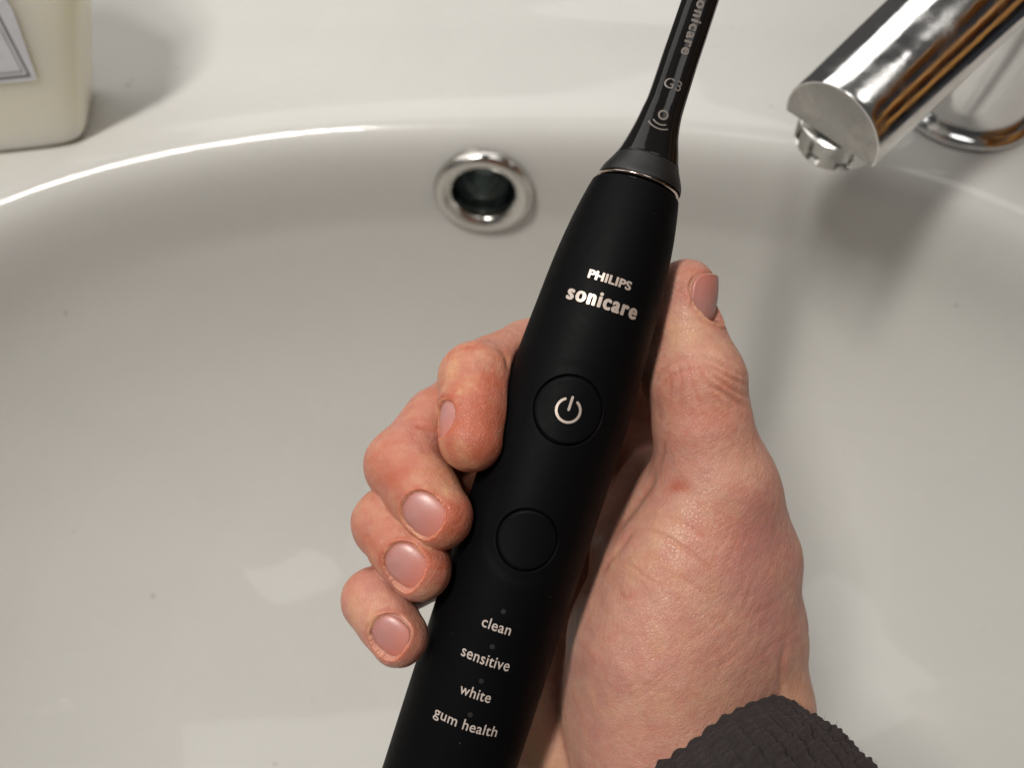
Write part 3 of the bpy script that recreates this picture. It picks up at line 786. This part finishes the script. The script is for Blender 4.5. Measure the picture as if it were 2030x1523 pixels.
# projected position of each vertex, used to lay out the creases seen in the skin
CA = HVt.copy(); CA[:, 2] -= D0
vpx = 1015 + CA[:, 0] / -CA[:, 2] * FPX; vpy = 761.5 - CA[:, 1] / -CA[:, 2] * FPX
facing = nv[:, 2] > 0.02
def crease(pts, depth, width, ridge=0.0, side=1, red=.5, taper=True):
    p = np.array(pts, float)
    if len(p) > 2:                                 # smooth the polyline
        u = np.arange(len(p)); uu = np.linspace(0, len(p) - 1, len(p) * 6)
        p = np.stack([spl(u, p[:, 0], uu), spl(u, p[:, 1], uu)], -1)
    m = facing & (vpx > p[:, 0].min() - 40) & (vpx < p[:, 0].max() + 40) & (vpy > p[:, 1].min() - 40) & (vpy < p[:, 1].max() + 40)
    ii = np.where(m)[0]
    q = np.stack([vpx[ii], vpy[ii]], -1); best = np.full(len(ii), 1e9); par = np.zeros(len(ii))
    for k in range(len(p) - 1):
        a, b = p[k], p[k + 1]; ab = b - a; t = np.clip(((q - a) @ ab) / (ab @ ab), 0, 1)
        d = np.linalg.norm(q - a - t[:, None] * ab, axis=1)
        c = d < best; best[c] = d[c]; par[c] = (k + t[c]) / (len(p) - 1)
    tp = np.sin(np.pi * np.clip(par, .02, .98)) ** .6 if taper else 1.0
    g = np.exp(-(best / width) ** 2) * tp
    hgt = -depth * g
    if ridge: hgt = hgt + ridge * np.exp(-((best - 2.2 * width) / (1.6 * width)) ** 2) * tp
    HVt[ii] += hgt[:, None] * nv[ii]
    groove[ii] += g * red
# thumb knuckle wrinkles
crease([(1395, 705), (1430, 722), (1475, 748)], .50, 4.5, .18)
crease([(1405, 722), (1440, 745), (1480, 765)], .34, 4, .12)
crease([(1410, 765), (1445, 785), (1482, 812)], .55, 4.5, .20)
crease([(1412, 740), (1440, 765), (1480, 790)], .38, 4, .12)
crease([(1292, 765), (1310, 735), (1340, 712), (1400, 708)], .30, 5, .10)
crease([(1300, 780), (1330, 745), (1375, 730)], .18, 4)
crease([(1318, 720), (1330, 760), (1328, 810)], .10, 4); crease([(1340, 715), (1352, 760), (1350, 830)], .09, 4)
crease([(1360, 712), (1378, 770), (1400, 830)], .09, 4); crease([(1380, 715), (1410, 770), (1440, 815)], .08, 4)
crease([(1350, 640), (1385, 636), (1420, 648)], .07, 4); crease([(1330, 660), (1370, 655), (1420, 665)], .06, 4)
# thenar lines
crease([(1262, 1045), (1300, 1056), (1345, 1080), (1400, 1120), (1420, 1135)], .26, 4.5, .06)
crease([(1235, 1108), (1270, 1138), (1310, 1165)], .17, 4.5, .04)
crease([(1310, 1018), (1350, 1035), (1400, 1065)], .12, 5)
crease([(1345, 1140), (1380, 1165), (1410, 1190)], .14, 4)
crease([(1262, 1045), (1235, 1080), (1205, 1120), (1185, 1150)], .30, 5, .08)
crease([(1300, 935), (1290, 960), (1262, 1000), (1225, 1050), (1195, 1100)], .45, 7, .15)
crease([(1302, 930), (1312, 900), (1320, 860)], .2, 5, .06)
crease([(1550, 1385), (1549, 1330), (1556, 1270)], .32, 6, .12)
crease([(1220, 1160), (1240, 1185), (1255, 1180)], .10, 5)
for k in range(13):                                 # fine slanted lines up the heel of the thumb
    x0 = 1185 + 30 * k + rng.uniform(-25, 25); y0 = 1400 - 12 * k + rng.uniform(-60, 40)
    l_ = rng.uniform(60, 130)
    crease([(x0, y0), (x0 + l_ * .55, y0 - l_ * .33), (x0 + l_, y0 - l_ * .75)], rng.uniform(.05, .10), 4, 0, red=.2)
for k in range(9):
    x0 = 1330 + rng.uniform(0, 190); y0 = 1150 + rng.uniform(-60, 120); l_ = rng.uniform(40, 80)
    crease([(x0, y0), (x0 + l_ * .4, y0 - l_ * .7), (x0 + l_ * .6, y0 - l_ * 1.3)], rng.uniform(.05, .09), 3.5, 0, red=.2)
# finger joint folds
crease([(1008, 735), (1004, 710), (985, 690)], .40, 5, .12)
crease([(870, 858), (840, 848), (820, 843)], .35, 5, .12)
crease([(880, 935), (845, 930), (790, 930)], .10, 6)
crease([(770, 870), (745, 900)], .08, 6)
crease([(900, 700), (925, 690), (960, 690)], .08, 6)
crease([(875, 1010), (868, 985), (850, 970)], .10, 4)
crease([(712, 1000), (730, 985), (748, 990)], .10, 5)
for k in range(6):                                  # fine arcs over the middle and ring finger's last joints
    o_ = 14 * k
    crease([(752 + o_, 905 - o_ * .9), (778 + o_, 880 - o_ * .5), (815 + o_, 872 - o_ * .25)], rng.uniform(.03, .08), 4, 0, red=.15)
    crease([(712 + o_ * .8, 1060 - o_), (738 + o_ * .7, 1030 - o_ * .6), (765 + o_ * .6, 1022 - o_ * .3)], rng.uniform(.02, .06), 4, 0, red=.12)
    crease([(872 + o_ * .3, 775 - o_), (905, 762 - o_ * 1.1), (955, 765 - o_ * 1.1)], rng.uniform(.02, .05), 4, 0, red=.12)
# soft body unevenness (fat pads, tendons)
def vnoise(P, sc, seed):
    r = np.random.default_rng(seed); out = np.zeros(len(P))
    for _ in range(7):
        k = r.normal(size=3) / sc; out += np.sin(P @ k * 2 * np.pi + r.uniform(0, 6.28))
    return out / 7 ** .5
HVt += (.08 * vnoise(HVt, 16, 1) + .035 * vnoise(HVt, 6, 2))[:, None] * nv
person = thing('person', 'hand of a person in a dark knit sleeve holding the black toothbrush', 'person', tuple(c2w(cam_pt(1380, 1500, 175))))

def mat_skin():
    m, nt, b = newmat('skin')
    v = coords(nt)
    n1 = noise(nt, v, 55, 4, .6); n2 = noise(nt, v, 170, 5, .6); n3 = noise(nt, v, 520, 3, .6)
    c = mixc(nt, ramp(nt, n1, [(.35, 0.), (.68, 1.)]).outputs[0], (0.55, 0.295, 0.212), (0.53, 0.245, 0.190))
    c = mixc(nt, ramp(nt, n2, [(.42, 0.), (.72, .55)]).outputs[0], c, (0.48, 0.196, 0.143))
    c = mixc(nt, ramp(nt, n3, [(.45, 0.), (.75, .30)]).outputs[0], c, (0.68, 0.42, 0.31))
    at = nt.nodes.new('ShaderNodeAttribute'); at.attribute_name = 'tone'
    sp = nt.nodes.new('ShaderNodeSeparateColor'); nt.links.new(at.outputs['Color'], sp.inputs[0])
    c = mixc(nt, sp.outputs[0], c, (0.45, 0.115, 0.060))      # flushed fingertips and nail folds; fingers and creases redder and darker
    c = mixc(nt, sp.outputs[1], c, (0.62, 0.37, 0.21))         # yellower skin
    c = mixc(nt, sp.outputs[2], c, (0.40, 0.165, 0.155))         # purplish mottling
    nt.links.new(c, b.inputs['Base Color'])
    b.inputs['Subsurface Weight'].default_value = 0.55
    b.inputs['Subsurface Radius'].default_value = (1.0, 0.38, 0.22)
    b.inputs['Subsurface Scale'].default_value = 0.0016
    b.inputs['Specular IOR Level'].default_value = 0.42
    nt.links.new(ramp(nt, n2, [(.3, .36), (.7, .52)]).outputs[0], b.inputs['Roughness'])
    # fine relief: cell-like skin grain, plus two families of stretched lines
    vo = nt.nodes.new('ShaderNodeTexVoronoi'); vo.feature = 'DISTANCE_TO_EDGE'; vo.inputs['Scale'].default_value = 1500
    dn = nt.nodes.new('ShaderNodeVectorMath'); dn.operation = 'ADD'
    nz = nt.nodes.new('ShaderNodeTexNoise'); nz.inputs['Scale'].default_value = 700; nt.links.new(v, nz.inputs['Vector'])
    scn = nt.nodes.new('ShaderNodeVectorMath'); scn.operation = 'SCALE'; scn.inputs['Scale'].default_value = .0009
    nt.links.new(nz.outputs['Color'], scn.inputs[0]); nt.links.new(v, dn.inputs[0]); nt.links.new(scn.outputs[0], dn.inputs[1])
    nt.links.new(dn.outputs[0], vo.inputs['Vector'])
    vr = ramp(nt, vo.outputs['Distance'], [(0.0, 0.0), (.12, 1.0)])
    va = coords(nt, (1, 1, 1), (0, 0, R(-34)))
    vb_ = nt.nodes.new('ShaderNodeMapping'); vb_.inputs['Scale'].default_value = (.16, 1, 1); nt.links.new(va, vb_.inputs['Vector'])
    l1 = noise(nt, vb_.outputs[0], 1300, 2, .6, .3)
    vc = coords(nt, (1, 1, 1), (0, 0, R(-68)))
    vd = nt.nodes.new('ShaderNodeMapping'); vd.inputs['Scale'].default_value = (.2, 1, 1); nt.links.new(vc, vd.inputs['Vector'])
    l2 = noise(nt, vd.outputs[0], 1100, 2, .6, .3)
    k = bump(nt, vr.outputs[0], .45, .00012)
    k = bump(nt, l1, .36, .00028, k)
    k = bump(nt, l2, .35, .00024, k)
    k = bump(nt, n3, .35, .0003, k)
    k = bump(nt, n2, .20, .0008, k)
    nt.links.new(k, b.inputs['Normal'])
    return m
hand = mk('hand', c2w(np.stack([HVt[:, 0], HVt[:, 1], HVt[:, 2] - D0], -1)), HF, mat_skin(), person)
def blob(px, py, rx_, ry_, ang=0):
    c, s = math.cos(R(ang)), math.sin(R(ang)); dx = vpx - px; dy = vpy - py
    return np.exp(-(((dx * c + dy * s) / rx_) ** 2 + ((-dx * s + dy * c) / ry_) ** 2))
red = np.clip(redness * .45 + np.clip(groove, 0, 1) * .5, 0, 1)
red += (.30 - .25 * (vpy > 1130)) * (vpx < 1060) + .9 * blob(1345, 965, 17, 12) + .5 * blob(940, 840, 75, 120) + .3 * blob(900, 1050, 50, 70) + .25 * blob(870, 1150, 40, 50) + .3 * blob(780, 930, 50, 50) + .25 * blob(1380, 760, 70, 60) + .3 * blob(1320, 972, 16, 7) + .35 * blob(950, 800, 60, 120) + .35 * blob(915, 900, 45, 50) + .30 * blob(900, 1040, 45, 60, 40) + .35 * blob(860, 1150, 45, 50) + .3 * blob(815, 1290, 45, 40)
red += .35 * blob(735, 1080, 45, 60) + .3 * blob(790, 960, 60, 50) + .25 * blob(720, 1170, 40, 40) + .3 * blob(1400, 830, 90, 60) + .3 * blob(1450, 1040, 90, 80) + .2 * blob(1290, 1130, 60, 50) + .25 * blob(1350, 530, 50, 30)
yel = .5 * blob(1360, 650, 60, 45) + .45 * blob(890, 930, 70, 45) + .5 * blob(1060, 1480, 60, 110) + .35 * blob(900, 720, 60, 40) + .4 * blob(720, 1220, 45, 60) + .4 * blob(860, 1180, 35, 40) + .35 * blob(1300, 1100, 50, 60) + .4 * blob(1580, 1350, 40, 60)
pur = .45 * blob(1500, 1060, 60, 90) + .4 * blob(1520, 1200, 70, 160) + .25 * blob(1200, 1330, 60, 90) + .3 * blob(1440, 620, 30, 60) + .2 * blob(1180, 1480, 60, 60) + .25 * blob(790, 990, 40, 30)
red += .08 * vnoise(HVt, 9, 5) + .05 * vnoise(HVt, 4, 6); yel += .16 * vnoise(HVt, 11, 7) + .08 * vnoise(HVt, 3.5, 8); pur += .10 * vnoise(HVt, 10, 9)
for (px_, py_, r_) in ((872, 800, 6), (880, 770, 4), (909, 779, 5), (905, 795, 3), (868, 815, 5), (845, 965, 4), (885, 975, 4), (765, 1090, 4), (800, 1062, 4), (850, 1082, 4), (778, 1207, 4), (815, 1222, 3)):
    pale += .8 * blob(px_, py_, r_ * 1.6, r_, rng.uniform(0, 180))
col = np.stack([np.clip(red, 0, .9), np.clip(yel * .9 + pale * .55, 0, .95), np.clip(pur, 0, .7), np.ones(len(red))], -1).astype(np.float32)
ca = hand.data.color_attributes.new('tone', 'FLOAT_COLOR', 'POINT'); ca.data.foreach_set('color', col.ravel())

def mat_nail():
    m, nt, b = newmat('fingernail')
    at = nt.nodes.new('ShaderNodeAttribute'); at.attribute_name = 'edge'
    sp = nt.nodes.new('ShaderNodeSeparateColor'); nt.links.new(at.outputs['Color'], sp.inputs[0])
    v = coords(nt)
    n = noise(nt, v, 260, 3)
    c = mixc(nt, ramp(nt, n, [(.3, 0.), (.7, 1.)]).outputs[0], (0.50, 0.250, 0.225), (0.45, 0.205, 0.185))
    c = mixc(nt, sp.outputs[2], c, (0.54, 0.20, 0.155))
    c = mixc(nt, sp.outputs[1], c, (0.38, 0.125, 0.09))
    c = mixc(nt, sp.outputs[0], c, (0.60, 0.44, 0.30))
    nt.links.new(c, b.inputs['Base Color'])
    b.inputs['Roughness'].default_value = .34; b.inputs['Subsurface Weight'].default_value = .4
    b.inputs['Subsurface Radius'].default_value = (1, .4, .3); b.inputs['Subsurface Scale'].default_value = .001
    nt.links.new(bump(nt, noise(nt, v, 900, 2), .12, .0002), b.inputs['Normal'])
    return m
nm = mat_nail()
for f in NAILS:
    nr, na = 22, 72
    rr = np.linspace(0, 1, nr); aa = np.linspace(0, 2 * np.pi, na, endpoint=False)
    # directions scaled onto the outline
    dx, dt = np.cos(aa) * f['w'], np.sin(aa) * f['l']
    sc = 1 / outline(dx, dt, f)
    for _ in range(8): sc = sc / outline(dx * sc, dt * sc, f)
    X_ = rr[:, None] * dx * sc; T_ = rr[:, None] * dt * sc
    H_ = nail_h(X_, T_, f) - .26 * (rr[:, None] ** 8) * (1 - .8 * (T_ > 0) * ss(.5, .95, T_ / f['l'])) - .02
    X2 = np.vstack([X_, X_[-1:], X_[-1:]*.98]); T2 = np.vstack([T_, T_[-1:], T_[-1:]*.98]); H2 = np.vstack([H_, H_[-1:] - .25, H_[-1:] - .5])
    P_ = f['C'] + X2[..., None] * f['B'] + T2[..., None] * f['T'] + H2[..., None] * f['N']
    P_ = P_.reshape(-1, 3); P_[:, 2] -= D0
    o = mk('fingernail', c2w(P_), grid_faces(nr + 2, na, False, True), nm, hand)
    edge = (ss(.93, .99, np.abs(T2) ** 1 / f['l']) * (T2 > 0) * ss(.93, .97, outline(X2, T2, f))).ravel()
    base = ss(.75, 1.0, outline(X2, T2, f)).ravel() * .35
    cl = np.stack([edge, base, (ss(-.5, .9, T2 / f['l']) * .8).ravel(), edge * 0 + 1], -1).astype(np.float32)
    a_ = o.data.color_attributes.new('edge', 'FLOAT_COLOR', 'POINT'); a_.data.foreach_set('color', cl.ravel())

# ------------------------------------------------------------------ knitted cuff
def mat_knit():
    m, nt, b = newmat('charcoal_wool')
    v = coords(nt)
    n = noise(nt, v, 900, 4, .7); n2 = noise(nt, v, 3500, 2, .7)
    c = mixc(nt, n, (0.005, 0.003, 0.0032), (0.036, 0.022, 0.022))
    c = mixc(nt, ramp(nt, n2, [(.55, 0.), (.75, .4)]).outputs[0], c, (0.050, 0.036, 0.032))
    nt.links.new(c, b.inputs['Base Color']); b.inputs['Roughness'].default_value = .95
    b.inputs['Sheen Weight'].default_value = .06; b.inputs['Sheen Roughness'].default_value = .5
    nt.links.new(bump(nt, n2, .8, .0004, bump(nt, n, .6, .0006)), b.inputs['Normal'])
    return m
adir = nrm((0.666, -0.80, 1.438))
q1 = nrm(np.cross(adir, (0, 0, 1))); q2 = np.cross(q1, adir)
if q2[2] < 0: q2 = -q2
RC = hp(1420, 1586, 161.6)                     # centre of the cuff's opening
nth, nl = 1500, 150
tha = np.linspace(0, 2 * np.pi, nth, endpoint=False); ll = np.linspace(-6, 44, nl)
TH, LL = np.meshgrid(tha, ll)
NR = 44; u = TH * NR / (2 * np.pi)
ribp = (u % 1.0) - .5
rib = np.cos(ribp * 2 * np.pi) * .5 + .5
stitch = np.sin(2 * np.pi * (LL / 1.45 + np.abs(ribp) * .9)) * .5 + .5
edge = ss(-6, -2.5, LL)
wob = .7 * np.sin(TH * 3 + 1) + .35 * np.sin(TH * 7 + LL * .12)
base_a = 27.2 + .10 * np.maximum(LL, 0); base_b = 23.8 + .10 * np.maximum(LL, 0)
amp = .34 + .66 * ss(-1, 9, LL)
disp = 2.6 * amp * (rib ** .75) + (.16 + .14 * amp) * stitch * (.3 + rib) + wob * .5
cellr = np.random.default_rng(3).normal(size=(64, 64))
disp = disp * (1 + .16 * cellr[(u.astype(int)) % 64, (LL / 1.45 + 20).astype(int) % 64])
edge = ss(-6, 1.5, LL)
disp = disp * (.22 + .78 * edge) - 1.6 * (1 - ss(-6, -3.5, LL)) ** 2
tilt = -.22 * base_a * np.cos(TH - 2.6) 
cs, sn2 = np.cos(TH), np.sin(TH)
Pc = RC + LL[..., None] * adir + ((base_a + disp) * cs)[..., None] * q1 + ((base_b + disp) * sn2)[..., None] * q2
inner = Pc[0] * 0 + RC + adir * (-4.0) + ((base_a[0] - 3.6) * cs[0])[:, None] * q1 + ((base_b[0] - 3.6) * sn2[0])[:, None] * q2
inner2 = inner + adir * 14
Pc = np.vstack([inner2[None], inner[None], Pc])
Pw = Pc.reshape(-1, 3).copy(); Pw[:, 2] -= D0
cuff = mk('sweater_cuff', c2w(Pw), grid_faces(nl + 2, nth, False, True)[:, ::-1], mat_knit(), person)
# loose wool fibres standing off the cuff
fr = np.random.default_rng(11); nf = 9000
ti = fr.integers(0, nth, nf); li = fr.integers(2, nl - 4, nf)
p0 = Pc[li, ti] ; rad_ = np.cos(tha[ti])[:, None] * q1 + np.sin(tha[ti])[:, None] * q2
dr_ = rad_ * fr.uniform(.2, .8, nf)[:, None] + fr.normal(size=(nf, 3)) * .7; dr_ /= np.linalg.norm(dr_, axis=1)[:, None]
ln_ = fr.uniform(.5, 1.7, nf)[:, None]; cv = fr.normal(size=(nf, 3)) * .35
sd = np.cross(dr_, fr.normal(size=(nf, 3))); sd /= np.linalg.norm(sd, axis=1)[:, None]; sd *= .016
p1 = p0 + dr_ * ln_ * .5 + cv * .3; p2 = p0 + dr_ * ln_ + cv
FV = np.stack([p0 - sd, p0 + sd, p1 + sd, p1 - sd, p2], 1).reshape(-1, 3); FV[:, 2] -= D0
bi = np.arange(nf) * 5
ff_ = np.stack([bi, bi + 1, bi + 2, bi + 3], -1).tolist() + np.stack([bi + 3, bi + 2, bi + 4], -1).tolist()
fz = mk('wool_fibres', c2w(FV), ff_, mat_plain('wool_fibre', (.035, .027, .027), .9), cuff); fz['kind'] = 'stuff'
# the rest of the sleeve, up the forearm
tz = np.linspace(0, 2 * np.pi, 160, endpoint=False); sl = np.linspace(42, 230, 50)
SL, TZ = np.meshgrid(sl, tz, indexing='ij')
fold = 1.6 * np.sin(SL / 9 + 2 * np.cos(TZ)) * ss(46, 70, SL)
Ps = RC + SL[..., None] * adir + ((31.5 + .11 * (SL - 42) + fold) * np.cos(TZ))[..., None] * q1 + ((28.2 + .11 * (SL - 42) + fold) * np.sin(TZ))[..., None] * q2
Ps = Ps.reshape(-1, 3); Ps[:, 2] -= D0
mk('sweater_sleeve', c2w(Ps), grid_faces(50, 160, False, True)[:, ::-1], cuff.data.materials[0], person)
print('hand verts', len(HVt), 'loaded')
